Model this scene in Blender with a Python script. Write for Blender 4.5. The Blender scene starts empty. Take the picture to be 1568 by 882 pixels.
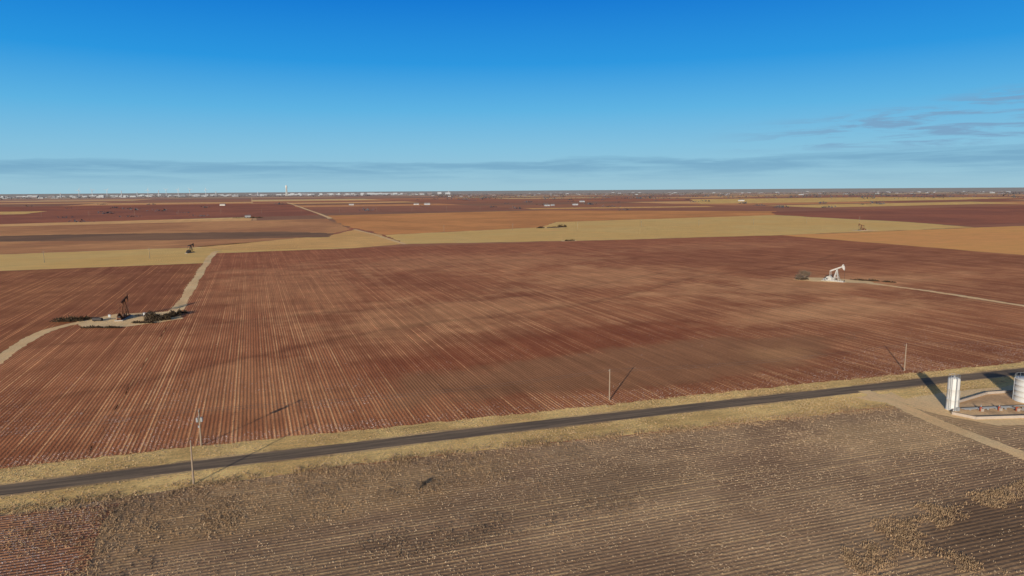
import bpy, bmesh, math, random
import numpy as np
from mathutils import Vector, Matrix
random.seed(7); rng=np.random.default_rng(7)
sc=bpy.context.scene
R=math.radians
# ------------------------------------------------------------------ colour
def l1(c):
    c=c/255.0
    return c/12.92 if c<=0.04045 else ((c+0.055)/1.055)**2.4
GAIN=(0.43,0.42,0.55)
def lin(r,g,b): return (l1(r),l1(g),l1(b),1)
def col(r,g,b,k=1.0):
    c=lin(r,g,b)
    v=[c[i]*k/GAIN[i] for i in range(3)]; mx=max(v)
    if mx>0.92: v=[q*0.92/mx for q in v]
    return tuple(v)+(1,)
# ------------------------------------------------------------------ node helper
class NT:
    def __init__(s,nt): s.nt=nt; s.n=nt.nodes; s.l=nt.links
    def node(s,t,**kw):
        n=s.n.new(t)
        for k,v in kw.items(): setattr(n,k,v)
        return n
    def put(s,sock,v):
        if isinstance(v,bpy.types.NodeSocket): s.l.new(v,sock)
        else:
            if hasattr(sock.default_value,'__len__') and not hasattr(v,'__len__'): v=(v,)*len(sock.default_value)
            if hasattr(v,'__len__') and len(v)==4 and len(sock.default_value)==3: v=v[:3]
            sock.default_value=v
    def m(s,op,a,b=0.0,c=0.0,clamp=False):
        n=s.node('ShaderNodeMath',operation=op,use_clamp=clamp)
        s.put(n.inputs[0],a); s.put(n.inputs[1],b); s.put(n.inputs[2],c)
        return n.outputs[0]
    def vec(s,x,y,z=0.0):
        n=s.node('ShaderNodeCombineXYZ')
        s.put(n.inputs[0],x); s.put(n.inputs[1],y); s.put(n.inputs[2],z)
        return n.outputs[0]
    def sep(s,v):
        n=s.node('ShaderNodeSeparateXYZ'); s.put(n.inputs[0],v); return n.outputs
    def noise(s,v,scale,detail=3,rough=0.55,dist=0.0):
        n=s.node('ShaderNodeTexNoise'); s.put(n.inputs['Vector'],v)
        n.inputs['Scale'].default_value=scale; n.inputs['Detail'].default_value=detail
        n.inputs['Roughness'].default_value=rough; n.inputs['Distortion'].default_value=dist
        return n.outputs['Fac']
    def sm(s,v,a,b,c=0.0,d=1.0):
        n=s.node('ShaderNodeMapRange',interpolation_type='SMOOTHSTEP',clamp=True)
        s.put(n.inputs[0],v); n.inputs[1].default_value=a; n.inputs[2].default_value=b
        n.inputs[3].default_value=c; n.inputs[4].default_value=d
        return n.outputs[0]
    def mix(s,f,a,b):
        n=s.node('ShaderNodeMix',data_type='RGBA'); s.put(n.inputs[0],f)
        s.put(n.inputs[6],a); s.put(n.inputs[7],b); return n.outputs[2]
    def scale(s,c,f):
        n=s.node('ShaderNodeVectorMath',operation='SCALE'); s.put(n.inputs[0],c); s.put(n.inputs[3],f)
        return n.outputs[0]
    def white(s,v,dim='3D',out=0):
        n=s.node('ShaderNodeTexWhiteNoise',noise_dimensions=dim)
        s.put(n.inputs['W' if dim=='1D' else 'Vector'],v); return n.outputs[out]
    def ramp(s,f,stops,interp='LINEAR'):
        n=s.node('ShaderNodeValToRGB'); s.put(n.inputs[0],f); cr=n.color_ramp; cr.interpolation=interp
        while len(cr.elements)<len(stops): cr.elements.new(0.5)
        for e,(p,c) in zip(cr.elements,stops): e.position=p; e.color=c
        return n.outputs[0]
    def bump(s,h,dist,strength=1.0):
        n=s.node('ShaderNodeBump'); n.inputs['Strength'].default_value=strength
        n.inputs['Distance'].default_value=dist; s.put(n.inputs['Height'],h); return n.outputs[0]
    def stems(s,P,k):
        # standing stubble: every stem faces its own way, so the facing is scattered round the vertical
        c=s.white(P,'3D',1); x,y,z=s.sep(c)
        v=s.vec(s.m('MULTIPLY',s.m('SUBTRACT',x,0.5),k),s.m('MULTIPLY',s.m('SUBTRACT',y,0.5),k),1.0)
        n=s.node('ShaderNodeVectorMath',operation='NORMALIZE'); s.put(n.inputs[0],v); return n.outputs[0]
def newmat(name,rough=0.9,metal=0.0):
    m=bpy.data.materials.new(name); m.use_nodes=True
    t=NT(m.node_tree); b=m.node_tree.nodes['Principled BSDF']
    b.inputs['Roughness'].default_value=rough; b.inputs['Metallic'].default_value=metal
    b.inputs['Specular IOR Level'].default_value=0.1
    return m,t,b
def coords(t):
    return t.node('ShaderNodeTexCoord').outputs['Object']
def ell(t,x,y,n,cx,cy,rx,ry,ang=0.0,wob=0.9,a=1.15,b=0.55):
    dx=t.m('SUBTRACT',x,cx); dy=t.m('SUBTRACT',y,cy)
    ca,sa=math.cos(R(ang)),math.sin(R(ang))
    ex=t.m('ADD',t.m('MULTIPLY',dx,ca/rx),t.m('MULTIPLY',dy,sa/rx))
    ey=t.m('ADD',t.m('MULTIPLY',dx,-sa/ry),t.m('MULTIPLY',dy,ca/ry))
    d=t.m('SQRT',t.m('ADD',t.m('MULTIPLY',ex,ex),t.m('MULTIPLY',ey,ey)))
    d=t.m('ADD',d,t.m('MULTIPLY',t.m('SUBTRACT',n,0.5),wob))
    return t.sm(d,a,b)
def soil(name,c1,c2,rowang=0.0,spacing=1.0,row_c=None,row_amt=0.0,streak=0.35,big=0.006,mott=0.3,
         bumpd=0.12,gran=0.35,extra=None,band=4.0,gate=(0.25,0.65),slen=0.009,rowh=0.4,stem=0.0):
    m,t,b=newmat(name); P=coords(t); x,y,z=t.sep(P)
    ca,sa=math.cos(R(rowang)),math.sin(R(rowang))
    xr=t.m('ADD',t.m('MULTIPLY',x,ca),t.m('MULTIPLY',y,sa))
    yr=t.m('ADD',t.m('MULTIPLY',x,-sa),t.m('MULTIPLY',y,ca))
    nb=t.noise(P,big,3,0.6,0.6); nm=t.noise(P,0.045,4,0.6); nf=t.noise(P,1.3,3,0.7)
    st=t.noise(t.vec(t.m('MULTIPLY',xr,0.30),t.m('MULTIPLY',yr,slen)),1.0,4,0.68)
    st2=t.noise(t.vec(t.m('MULTIPLY',xr,1.1),t.m('MULTIPLY',yr,slen*5)),1.0,2,0.6)
    c=t.mix(t.sm(nb,0.38,0.62),c1,c2)
    br=t.m('ADD',1.0,t.m('MULTIPLY',t.m('SUBTRACT',nm,0.5),mott*2))
    br=t.m('ADD',br,t.m('MULTIPLY',t.m('SUBTRACT',st,0.5),streak*2.4))
    br=t.m('ADD',br,t.m('MULTIPLY',t.m('SUBTRACT',st2,0.5),streak*1.6))
    br=t.m('ADD',br,t.m('MULTIPLY',t.m('SUBTRACT',nf,0.5),gran*2))
    h=t.m('MULTIPLY',nf,0.8)
    rowm=None
    if row_c is not None:
        wob=t.m('MULTIPLY',t.m('SUBTRACT',nf,0.5),0.5)
        xw=t.m('ADD',xr,wob)
        ph=t.m('MULTIPLY',xw,2*math.pi/spacing)
        s=t.m('SINE',ph)
        idx=t.m('FLOOR',t.m('DIVIDE',t.m('ADD',xw,spacing*0.25),spacing))
        rnd=t.white(idx,'1D')
        bi=t.m('SINE',t.m('MULTIPLY',xw,2*math.pi/band))
        rowm=t.sm(t.m('ADD',s,t.m('MULTIPLY',t.m('SUBTRACT',nf,0.5),2.6)),0.0,0.9)
        amt=t.m('MULTIPLY',rowm,t.m('ADD',0.15,t.m('MULTIPLY',t.m('MULTIPLY',rnd,rnd),1.3)))
        amt=t.m('MULTIPLY',amt,t.m('ADD',0.8,t.m('MULTIPLY',bi,0.3)))
        amt=t.m('MULTIPLY',amt,t.sm(t.m('ADD',t.m('MULTIPLY',st,0.5),t.m('MULTIPLY',nm,0.5)),gate[0]+0.13,gate[1]-0.07,0.05,1.5))
        rowm=t.m('MULTIPLY',amt,row_amt,clamp=True)
        h=t.m('ADD',h,t.m('MULTIPLY',s,rowh))
    env=dict(t=t,x=x,y=y,P=P,nb=nb,nm=nm,nf=nf,st=st)
    br2=t.m('MAXIMUM',br,0.25)
    if extra: c,rowm,br2=extra(env,c,rowm,br2)
    if rowm is not None: c=t.mix(rowm,c,row_c)
    c=t.scale(c,br2)
    t.put(b.inputs['Base Color'],c)
    if stem>0: t.put(b.inputs['Normal'],t.stems(P,stem))
    else: t.put(b.inputs['Normal'],t.bump(h,bumpd))
    return m
def plain(name,c,rough=0.6,metal=0.0,var=0.12,scale=1.5,bumpd=0.0,c2=None,c2t=(0.5,0.7)):
    m,t,b=newmat(name,rough,metal); P=coords(t)
    n=t.noise(P,scale,5,0.65)
    cc=c
    if c2 is not None: cc=t.mix(t.sm(t.noise(P,scale*0.6,5,0.7),*c2t),c,c2)
    cc=t.scale(cc,t.m('ADD',1-var,t.m('MULTIPLY',n,2*var)))
    t.put(b.inputs['Base Color'],cc)
    if bumpd: t.put(b.inputs['Normal'],t.bump(n,bumpd))
    return m
# ------------------------------------------------------------------ mesh helpers
class MB:
    def __init__(s): s.v=[]; s.f=[]; s.mi=[]
    def add(s,vs,fs,mi=0):
        o=len(s.v); s.v+= [tuple(p) for p in vs]
        for f in fs: s.f.append(tuple(i+o for i in f)); s.mi.append(mi)
    def box(s,c,size,mi=0,M=None):
        hx,hy,hz=[q/2 for q in size]; c=Vector(c)
        vs=[Vector((sx*hx,sy*hy,sz*hz)) for sx in(-1,1) for sy in(-1,1) for sz in(-1,1)]
        if M is not None: vs=[M@p for p in vs]
        vs=[p+c for p in vs]
        s.add(vs,[(0,1,3,2),(4,6,7,5),(0,4,5,1),(2,3,7,6),(0,2,6,4),(1,5,7,3)],mi)
    def cyl(s,p0,p1,r0,r1=None,n=8,mi=0,caps=True):
        if r1 is None: r1=r0
        p0=Vector(p0); p1=Vector(p1); d=(p1-p0).normalized()
        a=d.orthogonal().normalized(); b=d.cross(a)
        vs=[]
        for p,r in((p0,r0),(p1,r1)):
            for i in range(n):
                q=2*math.pi*i/n; vs.append(p+a*math.cos(q)*r+b*math.sin(q)*r)
        fs=[(i,(i+1)%n,n+(i+1)%n,n+i) for i in range(n)]
        if caps: fs+=[tuple(range(n))[::-1],tuple(range(n,2*n))]
        s.add(vs,fs,mi)
    def beam(s,p0,p1,w,h,mi=0):
        p0=Vector(p0);p1=Vector(p1); d=p1-p0; L=d.length; d.normalize()
        side=d.cross(Vector((0,0,1)))
        if side.length<1e-3: side=Vector((0,1,0))
        side.normalize(); up=side.cross(d)
        M=Matrix((d,side,up)).transposed()
        s.box((p0+p1)/2,(L,w,h),mi,M)
    def prism(s,prof,y0,y1,mi=0):
        n=len(prof)
        vs=[(p[0],y0,p[1]) for p in prof]+[(p[0],y1,p[1]) for p in prof]
        s.add(vs,[tuple(range(n)),tuple(range(2*n-1,n-1,-1))]+[(i,n+i,n+(i+1)%n,(i+1)%n) for i in range(n)],mi)
    def lathe(s,c,prof,n=32,mi=0):
        vs=[];fs=[]
        for r,z in prof:
            for i in range(n):
                q=2*math.pi*i/n; vs.append((c[0]+r*math.cos(q),c[1]+r*math.sin(q),c[2]+z))
        for k in range(len(prof)-1):
            for i in range(n): fs.append((k*n+i,k*n+(i+1)%n,(k+1)*n+(i+1)%n,(k+1)*n+i))
        s.add(vs,fs,mi)
    def build(s,name,mats,loc=(0,0,0),rot=0.0,scale=1.0,smooth=False,parent=None):
        me=bpy.data.meshes.new(name); me.from_pydata(s.v,[],s.f)
        for m in mats: me.materials.append(m)
        me.polygons.foreach_set('material_index',s.mi)
        if smooth: me.polygons.foreach_set('use_smooth',[True]*len(s.f))
        me.update()
        bm=bmesh.new(); bm.from_mesh(me); bmesh.ops.recalc_face_normals(bm,faces=bm.faces); bm.to_mesh(me); bm.free()
        o=bpy.data.objects.new(name,me); sc.collection.objects.link(o)
        o.location=loc; o.rotation_euler=(0,0,rot); o.scale=(scale,)*3
        if parent: o.parent=parent
        return o
def jag(pts,seg,j,closed=True):
    out=[]; n=len(pts)
    for i in range(n if closed else n-1):
        a=Vector(pts[i]); b=Vector(pts[(i+1)%n]); L=(b-a).length; k=max(1,int(L/seg))
        k=min(k,400)
        nrm=Vector((-(b-a).y,(b-a).x)).normalized()
        s1,s2,s3=[random.uniform(0,99) for _ in range(3)]
        for q in range(k):
            tt=q/k; d=tt*L
            w=(math.sin(d/seg*0.31+s1)*0.5+math.sin(d/seg*0.93+s2)*0.35+random.uniform(-0.6,0.6))*j
            if q==0: w=0
            p=a+(b-a)*tt+nrm*w; out.append((p.x,p.y))
    return out
def sheet(name,pts,z,mat,seg=2.0,j=0.3):
    pp=jag(pts,seg,j)
    me=bpy.data.meshes.new(name); me.from_pydata([(p[0],p[1],z) for p in pp],[],[tuple(range(len(pp)))])
    me.materials.append(mat); me.update()
    bm=bmesh.new(); bm.from_mesh(me)
    bmesh.ops.triangulate(bm,faces=bm.faces)
    for f in bm.faces:
        if f.normal.z<0: f.normal_flip()
    bm.to_mesh(me); bm.free()
    o=bpy.data.objects.new(name,me); sc.collection.objects.link(o); return o
def ribbon(name,pts,w,z,mat,seg=1.5,j=0.2):
    P=[Vector(p) for p in pts]
    def cr(p0,p1,p2,p3,t): return 0.5*((2*p1)+(-p0+p2)*t+(2*p0-5*p1+4*p2-p3)*t*t+(-p0+3*p1-3*p2+p3)*t**3)
    Q=[]
    for i in range(len(P)-1):
        p0=P[max(i-1,0)];p1=P[i];p2=P[i+1];p3=P[min(i+2,len(P)-1)]
        k=max(2,int((p2-p1).length/seg)); k=min(k,160)
        for q in range(k): Q.append(cr(p0,p1,p2,p3,q/k))
    Q.append(P[-1])
    L=[];Rr=[]; s=random.uniform(0,99)
    for i,p in enumerate(Q):
        d=(Q[min(i+1,len(Q)-1)]-Q[max(i-1,0)]).normalized(); n=Vector((-d.y,d.x))
        wl=w/2+random.uniform(-j,j)+math.sin(i*0.2+s)*j; wr=w/2+random.uniform(-j,j)+math.sin(i*0.17+s*2)*j
        L.append(p+n*wl); Rr.append(p-n*wr)
    vs=[(p.x,p.y,z) for p in L]+[(p.x,p.y,z) for p in Rr]; n=len(L)
    me=bpy.data.meshes.new(name); me.from_pydata(vs,[],[(i,n+i,n+i+1,i+1) for i in range(n-1)])
    me.materials.append(mat); me.update()
    o=bpy.data.objects.new(name,me); sc.collection.objects.link(o); return o
def trimesh(name,V,mat):
    T=V.shape[0]; me=bpy.data.meshes.new(name)
    me.vertices.add(T*3); me.vertices.foreach_set('co',V.reshape(-1).astype(np.float32))
    me.loops.add(T*3); me.loops.foreach_set('vertex_index',np.arange(T*3,dtype=np.int32))
    me.polygons.add(T); me.polygons.foreach_set('loop_start',np.arange(0,T*3,3,dtype=np.int32))
    me.polygons.foreach_set('loop_total',np.full(T,3,dtype=np.int32))
    me.materials.append(mat); me.update(calc_edges=True); me.validate()
    o=bpy.data.objects.new(name,me); sc.collection.objects.link(o); return o
def tufts(name,pts,h,w,blades,mat,spread=0.15,lean=0.5,z0=0.0):
    N=len(pts); P=np.repeat(pts,blades,axis=0); T=len(P)
    hh=np.repeat(rng.uniform(h[0],h[1],N),blades)*rng.uniform(0.6,1.1,T)
    base=P+rng.normal(0,spread,(T,2)); a=rng.uniform(0,2*np.pi,T)
    ww=w*rng.uniform(0.5,1.3,T)/2
    V=np.zeros((T,3,3)); V[:,:,2]=z0
    V[:,0,0]=base[:,0]+np.cos(a)*ww; V[:,0,1]=base[:,1]+np.sin(a)*ww
    V[:,1,0]=base[:,0]-np.cos(a)*ww; V[:,1,1]=base[:,1]-np.sin(a)*ww
    V[:,2,0]=base[:,0]+rng.normal(0,lean,T)*hh; V[:,2,1]=base[:,1]+rng.normal(0,lean,T)*hh
    V[:,2,2]=z0+hh
    return trimesh(name,V,mat)
_g=rng.uniform(0,1,(256,256))
def vn(x,y,s):
    x=x*s+50.3; y=y*s+71.7; xi=np.floor(x).astype(int); yi=np.floor(y).astype(int); fx=x-xi; fy=y-yi
    fx=fx*fx*(3-2*fx); fy=fy*fy*(3-2*fy)
    g=lambda a,b:_g[a%256,b%256]
    return (g(xi,yi)*(1-fx)+g(xi+1,yi)*fx)*(1-fy)+(g(xi,yi+1)*(1-fx)+g(xi+1,yi+1)*fx)*fy
def fbm(x,y,s): return 0.5*vn(x,y,s)+0.3*vn(x,y,s*2.3)+0.2*vn(x,y,s*5.1)
# ------------------------------------------------------------------ road geometry
rx=[-900,-52,-15,59,119,189,234,900]; ry=[178,160.5,159.7,156.3,152.5,148,144.5,92]
def rc(x): return np.interp(x,rx,ry)
cxs=[-900,-55,-15,30,62,126,199,246,900]; cys=[190,173.7,172.2,168.3,165.7,161.6,156,152,102]
def cb(x): return np.interp(x,cxs,cys)
nxs=[-900,-48,-2,32,72,107,156,200,900]; nys=[161,148.5,148,146.5,142.5,138.5,134,130.5,78]
def nb_(x): return np.interp(x,nxs,nys)
# ------------------------------------------------------------------ materials: ground
def ground_mat():
    m,t,b=newmat('farmland_soil'); P=coords(t); x,y,z=t.sep(P)
    n=t.noise(P,0.004,4,0.6); n2=t.noise(P,0.03,4)
    w=t.m('MULTIPLY',t.m('SUBTRACT',n,0.5),30)
    ix=t.m('FLOOR',t.m('DIVIDE',t.m('ADD',x,w),820)); iy=t.m('FLOOR',t.m('DIVIDE',t.m('ADD',t.m('ADD',y,w),t.m('MULTIPLY',ix,137)),390))
    r=t.white(t.vec(ix,iy,3.0))
    c=t.ramp(r,[(0,col(126,76,60)),(0.18,col(118,76,62)),(0.32,col(154,104,74)),(0.44,col(126,82,64)),(0.55,col(112,78,64)),(0.64,col(176,132,94)),(0.73,col(134,82,62)),(0.80,col(216,180,134)),(0.92,col(124,80,64))],'CONSTANT')
    st=t.noise(t.vec(t.m('MULTIPLY',x,0.08),t.m('MULTIPLY',y,0.006)),1.0,3)
    br=t.m('ADD',0.35,t.m('ADD',t.m('MULTIPLY',n,0.55),t.m('ADD',t.m('MULTIPLY',n2,0.35),t.m('MULTIPLY',st,0.4))))
    c=t.scale(c,br)
    fx=t.m('FRACT',t.m('DIVIDE',x,1640)); fy=t.m('FRACT',t.m('DIVIDE',t.m('ADD',y,300),1600))
    rd=t.m('MAXIMUM',t.sm(fx,0.006,0.004),t.sm(fy,0.008,0.006))
    c=t.mix(t.m('MULTIPLY',rd,0.55),c,col(190,150,118))
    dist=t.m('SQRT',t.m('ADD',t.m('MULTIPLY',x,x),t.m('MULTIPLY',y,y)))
    c=t.mix(t.sm(dist,3000,14000,0,0.9),c,col(124,118,122))  # distance haze blended into the soil colour
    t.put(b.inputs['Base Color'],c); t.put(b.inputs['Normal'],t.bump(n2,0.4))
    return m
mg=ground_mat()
xs=[-60000,-30000,-14000,-7000,-3500,-1800,-900,-400,-150,0,150,400,900,1800,3500,7000,14000,30000,60000]
ys=[-3000,-1000,-300,0,80,200,400,800,1600,3200,6400,12000,25000,60000]
vs=[(x,y,0) for y in ys for x in xs]; nx=len(xs)
fs=[(j*nx+i,j*nx+i+1,(j+1)*nx+i+1,(j+1)*nx+i) for j in range(len(ys)-1) for i in range(nx-1)]
me=bpy.data.meshes.new('ground'); me.from_pydata(vs,[],fs); me.materials.append(mg)
og=bpy.data.objects.new('ground',me); sc.collection.objects.link(og)

def ex_main(e,c,rm,br):
    t,x,y=e['t'],e['x'],e['y']; nn=t.noise(e['P'],0.035,4,0.65)
    E=lambda *a,**k: ell(t,x,y,nn,*a,**k)
    red=E(120,240,120,22,8,wob=1.8)
    c=t.mix(t.m('MULTIPLY',red,0.6),c,col(108,54,36))
    rm=t.m('MULTIPLY',rm,t.m('SUBTRACT',1.0,t.m('MULTIPLY',red,0.5)))
    light=[(267,255,75,26,0,0.55),(90,320,75,50,20,0.36),(170,560,150,80,0,0.4),(330,330,130,40,0,0.45),(20,470,50,150,0,0.22),(230,420,90,60,20,0.36),(450,600,120,50,0,0.3),(0,215,30,50,0,0.2)]
    for cx,cy,a,b_,an,k in light:
        c=t.mix(t.m('MULTIPLY',E(cx,cy,a,b_,an,wob=3.0,a=1.3,b=0.3),k),c,col(182,132,100))
    far=t.sm(y,380,700)
    c=t.mix(t.m('MULTIPLY',far,0.5),c,col(124,72,54))
    sm=E(128,200,92,26,2,wob=1.4,a=1.12,b=0.8)
    c=t.mix(t.m('MULTIPLY',sm,0.7),c,col(116,80,60))
    rm=t.m('MULTIPLY',rm,t.m('SUBTRACT',1.0,t.m('MULTIPLY',sm,0.82)))
    c=t.mix(t.m('MULTIPLY',E(172,194,18,12,0,wob=3.0,a=1.6,b=-0.2),0.4),c,col(168,122,90))
    for a0,sl,amp,wl,ph,k in [(262,0.42,9,38,0.3,0.16),(330,0.30,12,55,2.0,0.12),(205,-0.22,6,30,1.0,0.10)]:
        f_=t.m('ADD',t.m('ADD',a0,t.m('MULTIPLY',x,sl)),t.m('MULTIPLY',t.m('SINE',t.m('ADD',t.m('DIVIDE',x,wl),ph)),amp))
        d_=t.m('ABSOLUTE',t.m('ADD',t.m('SUBTRACT',y,f_),t.m('MULTIPLY',t.m('SUBTRACT',nn,0.5),16)))
        br=t.m('MULTIPLY',br,t.m('SUBTRACT',1.0,t.m('MULTIPLY',t.sm(d_,5.0,0.5),k)))
    rm=t.m('MULTIPLY',rm,t.sm(y,220,620,1.0,0.35))
    return c,rm,br
m_main=soil('cotton_field_soil',col(114,66,47),col(128,78,56),0,1.0,col(186,138,106),0.85,0.30,0.007,0.32,extra=ex_main,rowh=0.22)
m_leftc=soil('cotton_field_soil_dark',col(108,62,44),col(118,72,50),0,1.0,col(160,110,80),0.7,0.28,rowh=0.22)
def ex_near(e,c,rm,br):
    t,x,y=e['t'],e['x'],e['y']; nn=t.noise(e['P'],0.06,4,0.65)
    E=lambda *a,**k: ell(t,x,y,nn,*a,**k)
    c=t.mix(t.m('MULTIPLY',E(5,134,48,14,0,wob=1.8),0.5),c,col(124,96,72))
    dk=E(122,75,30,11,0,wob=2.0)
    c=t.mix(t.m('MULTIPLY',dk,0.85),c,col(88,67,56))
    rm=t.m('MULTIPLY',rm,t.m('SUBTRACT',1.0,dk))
    c=t.mix(t.m('MULTIPLY',E(150,118,35,12,0,wob=2.0),0.5),c,col(150,120,96))
    c=t.mix(t.m('MULTIPLY',E(60,118,34,10,0,wob=2.0),0.5),c,col(96,74,61))
    c=t.mix(t.m('MULTIPLY',E(10,105,34,9,0,wob=2.0),0.5),c,col(96,74,62))
    return c,rm,br
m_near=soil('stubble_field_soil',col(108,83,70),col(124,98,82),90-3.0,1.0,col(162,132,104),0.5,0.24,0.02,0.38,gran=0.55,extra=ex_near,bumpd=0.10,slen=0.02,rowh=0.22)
m_verge=soil('dry_grass_verge',col(184,152,110),col(152,122,86),90-3,3,None,0,0.3,0.05,0.45,gran=0.6,slen=0.03,stem=1.2)
m_shoulder=soil('road_shoulder',col(150,122,96),col(124,98,78),90-3,3,None,0,0.3,0.05,0.4,gran=0.6,bumpd=0.1)
m_straw=soil('straw_stubble',col(228,186,132),col(216,172,118),90,1,None,0,0.14,0.006,0.12,gran=0.2,stem=2.4)
m_strawo=soil('olive_straw_stubble',col(180,138,96),col(162,122,84),90,1,None,0,0.2,0.006,0.2,gran=0.25,stem=1.4)
m_orange=soil('orange_soil',col(164,110,72),col(150,98,64),90,1,None,0,0.2,0.004,0.2,bumpd=0.4)
m_tan=soil('tan_soil',col(186,132,86),col(170,118,78),90,1,None,0,0.14,0.004,0.15,stem=1.0)
m_brown=soil('brown_soil',col(152,106,76),col(134,90,66),90,1,None,0,0.3,0.004,0.25)
m_cloudshade=soil('cloud_shadow_soil',col(92,68,56),col(108,78,62),90,1,None,0,0.3,0.004,0.2)
m_redd=soil('dark_red_soil',col(124,74,58),col(110,66,54),90,1,None,0,0.25,0.004,0.25)
m_dirt=soil('caliche_track',col(224,188,156),col(202,164,132),0,1,None,0,0.12,0.03,0.25,gran=0.3,stem=0.9)
m_bl=soil('cotton_strip_soil',col(120,82,66),col(110,72,58),90-3,1.0,col(154,118,98),0.6,0.25,0.03,0.3)
def road_mat():
    m,t,b=newmat('asphalt',0.85); P=coords(t); x,y,z=t.sep(P)
    n=t.noise(P,0.6,5,0.7); n2=t.noise(t.vec(t.m('MULTIPLY',x,0.05),t.m('MULTIPLY',t.m('ADD',y,t.m('MULTIPLY',x,0.055)),0.9)),1.0,3); n3=t.noise(P,8,3)
    c=t.mix(t.sm(n2,0.35,0.65),col(74,62,58),col(96,80,72))
    c=t.scale(c,t.m('ADD',0.65,t.m('ADD',t.m('MULTIPLY',n,0.4),t.m('MULTIPLY',n3,0.3))))
    t.put(b.inputs['Base Color'],c); t.put(b.inputs['Normal'],t.bump(n3,0.02))
    return m
m_road=road_mat()
# ------------------------------------------------------------------ field sheets
band=lambda f,g,xs:[(x,float(f(x))) for x in xs]+[(x,float(g(x))) for x in xs[::-1]]
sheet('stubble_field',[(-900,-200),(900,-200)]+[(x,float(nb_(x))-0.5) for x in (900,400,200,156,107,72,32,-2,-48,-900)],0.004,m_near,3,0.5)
sheet('cotton_field',[(x,float(cb(x))) for x in (-39,0,30,62,126,199,246,636)]+[(636,702),(350,722),(139,734),(-39,733)],0.008,m_main,2.5,0.35)
sheet('cotton_field',[(x,float(cb(x))) for x in (-900,-55,-39)]+[(-39,400),(-39,634),(-187,637),(-900,645)],0.008,m_leftc,2.5,0.35)
sheet('cotton_field',[(x,float(cb(x))) for x in (-39.02,-55,-88)][::-1]+[(-39.02,372),(-70,366),(-92,340),(-88,288)],0.012,m_main,2.5,0.1)
sheet('grass_verge',band(lambda x:cb(x)+0.3,lambda x:nb_(x),np.linspace(-900,700,60)),0.016,m_verge,1.2,0.7)
sheet('straw_field',[(-900,650),(-187,638),(-40,634.5),(-37,734),(100,737),(150,765),(30,795),(-66,815),(-235,808),(-900,820)],0.02,m_straw,8,1.6)
sheet('straw_field',[(-20,760),(110,745),(158,768),(165,937),(150,1090),(95,960),(-60,830)],0.03,m_strawo,8,2)
sheet('straw_field',[(160,768),(387,725),(642,704),(1015,716),(1100,945),(1110,1242),(531,1174),(438,1019),(169,937)],0.04,m_straw,10,3)
sheet('cloud_shadow_patch',[(169,940),(438,1022),(531,1176),(1110,1245),(1300,1450),(804,1872),(173,1766),(150,1250)],0.05,m_orange,12,4)
sheet('cloud_shadow_patch',[(638,396),(636,700),(1015,712),(1700,700),(1500,300),(638,330)],0.03,m_tan,10,2)
sheet('cloud_shadow_patch',[(-900,823),(-235,811),(-66,818),(92,960),(148,1120),(152,1560),(-407,1500),(-1200,1450)],0.03,m_brown,12,4)
sheet('cloud_shadow_patch',[(-330,1040),(-100,960),(95,930),(108,1010),(40,1090),(-270,1165),(-420,1150)],0.045,m_cloudshade,6,5)  # cloud shadow over the brown field, painted as a darker soil sheet
sheet('cloud_shadow_patch',[(1060,760),(2400,760),(2600,1500),(1250,1420),(1110,1240)],0.06,m_redd,20,6)
sheet('straw_field',[(1650,1655),(2675,1709),(2800,2000),(1700,1950)],0.07,m_straw,30,6)
sheet('straw_field',[(1700,2330),(2500,2300),(3900,2500),(3800,3300),(2400,3400)],0.08,m_straw,30,8)
sheet('straw_field',[(-1500,2350),(-620,2360),(-640,2700),(-1600,2750)],0.07,m_straw,30,8)
sheet('straw_field',[(820,1990),(1450,1900),(1500,2020),(840,2120)],0.07,m_strawo,30,8)
sheet('straw_field',[(-1000,1455),(-520,1490),(-560,1580),(-1100,1570)],0.07,m_strawo,20,6)
sheet('cloud_shadow_patch',[(-500,1600),(160,1800),(170,3800),(-1300,3600)],0.06,m_redd,30,8)
sheet('cotton_strip_field',[(-28,119),(-29,137),(-27,145),(-48,147),(-90,148),(-90,118)],0.008,m_bl,2,0.4)
ribbon('road_shoulder',[(x,float(rc(x))) for x in (-900,-300,-52,-15,22,59,119,189,234,400,900)],7.4,0.020,m_shoulder,1.5,0.35)
ribbon('asphalt_road',[(x,float(rc(x))) for x in (-900,-300,-52,-15,22,59,119,189,234,400,900)],5.8,0.024,m_road,2.0,0.09)
ribbon('dirt_track',[(-34,760),(-38,735),(-39,633),(-39,509),(-39,395),(-42,378)],5.5,0.028,m_dirt,2.5,0.5)
ribbon('dirt_track',[(-60,368),(-72,371),(-84,357),(-89,340),(-89,300),(-88,250),(-87,176)],5.0,0.028,m_dirt,2.5,0.5)
sheet('well_pad',[(-80,368),(-66,384),(-37,381),(-34,356),(-56,345),(-74,349)],0.032,m_dirt,2,0.8)
ribbon('dirt_track',[(150,1100),(157,943),(160,766)],5,0.06,m_dirt,6,0.5)
ribbon('dirt_track',[(185,3990),(168,1880),(160,1560)],9,0.09,m_dirt,30,0.8)
ribbon('dirt_track',[(345,343),(361,336),(365,313),(367,271),(365,228),(357,160)],5.0,0.028,m_dirt,2,0.8)
sheet('well_pad',[(333,352),(345,364),(362,348),(371,330),(366,318),(352,330),(340,340)],0.032,m_dirt,2,1.2)
ribbon('dirt_track',[(168,147.5),(166,137),(163,122),(159.5,98),(157,70)],4.4,0.028,m_dirt,1,0.3)
sheet('well_pad',[(160,143.5),(174,143.4),(172,137),(186,137.5),(217,134.5),(224,112),(190,106),(174,112),(168,125),(166,134),(161,140)],0.034,m_dirt,1.5,0.5)
sheet('well_pad',[(790,725),(800,745),(830,742),(826,718)],0.07,m_dirt,4,1.5)
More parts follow.
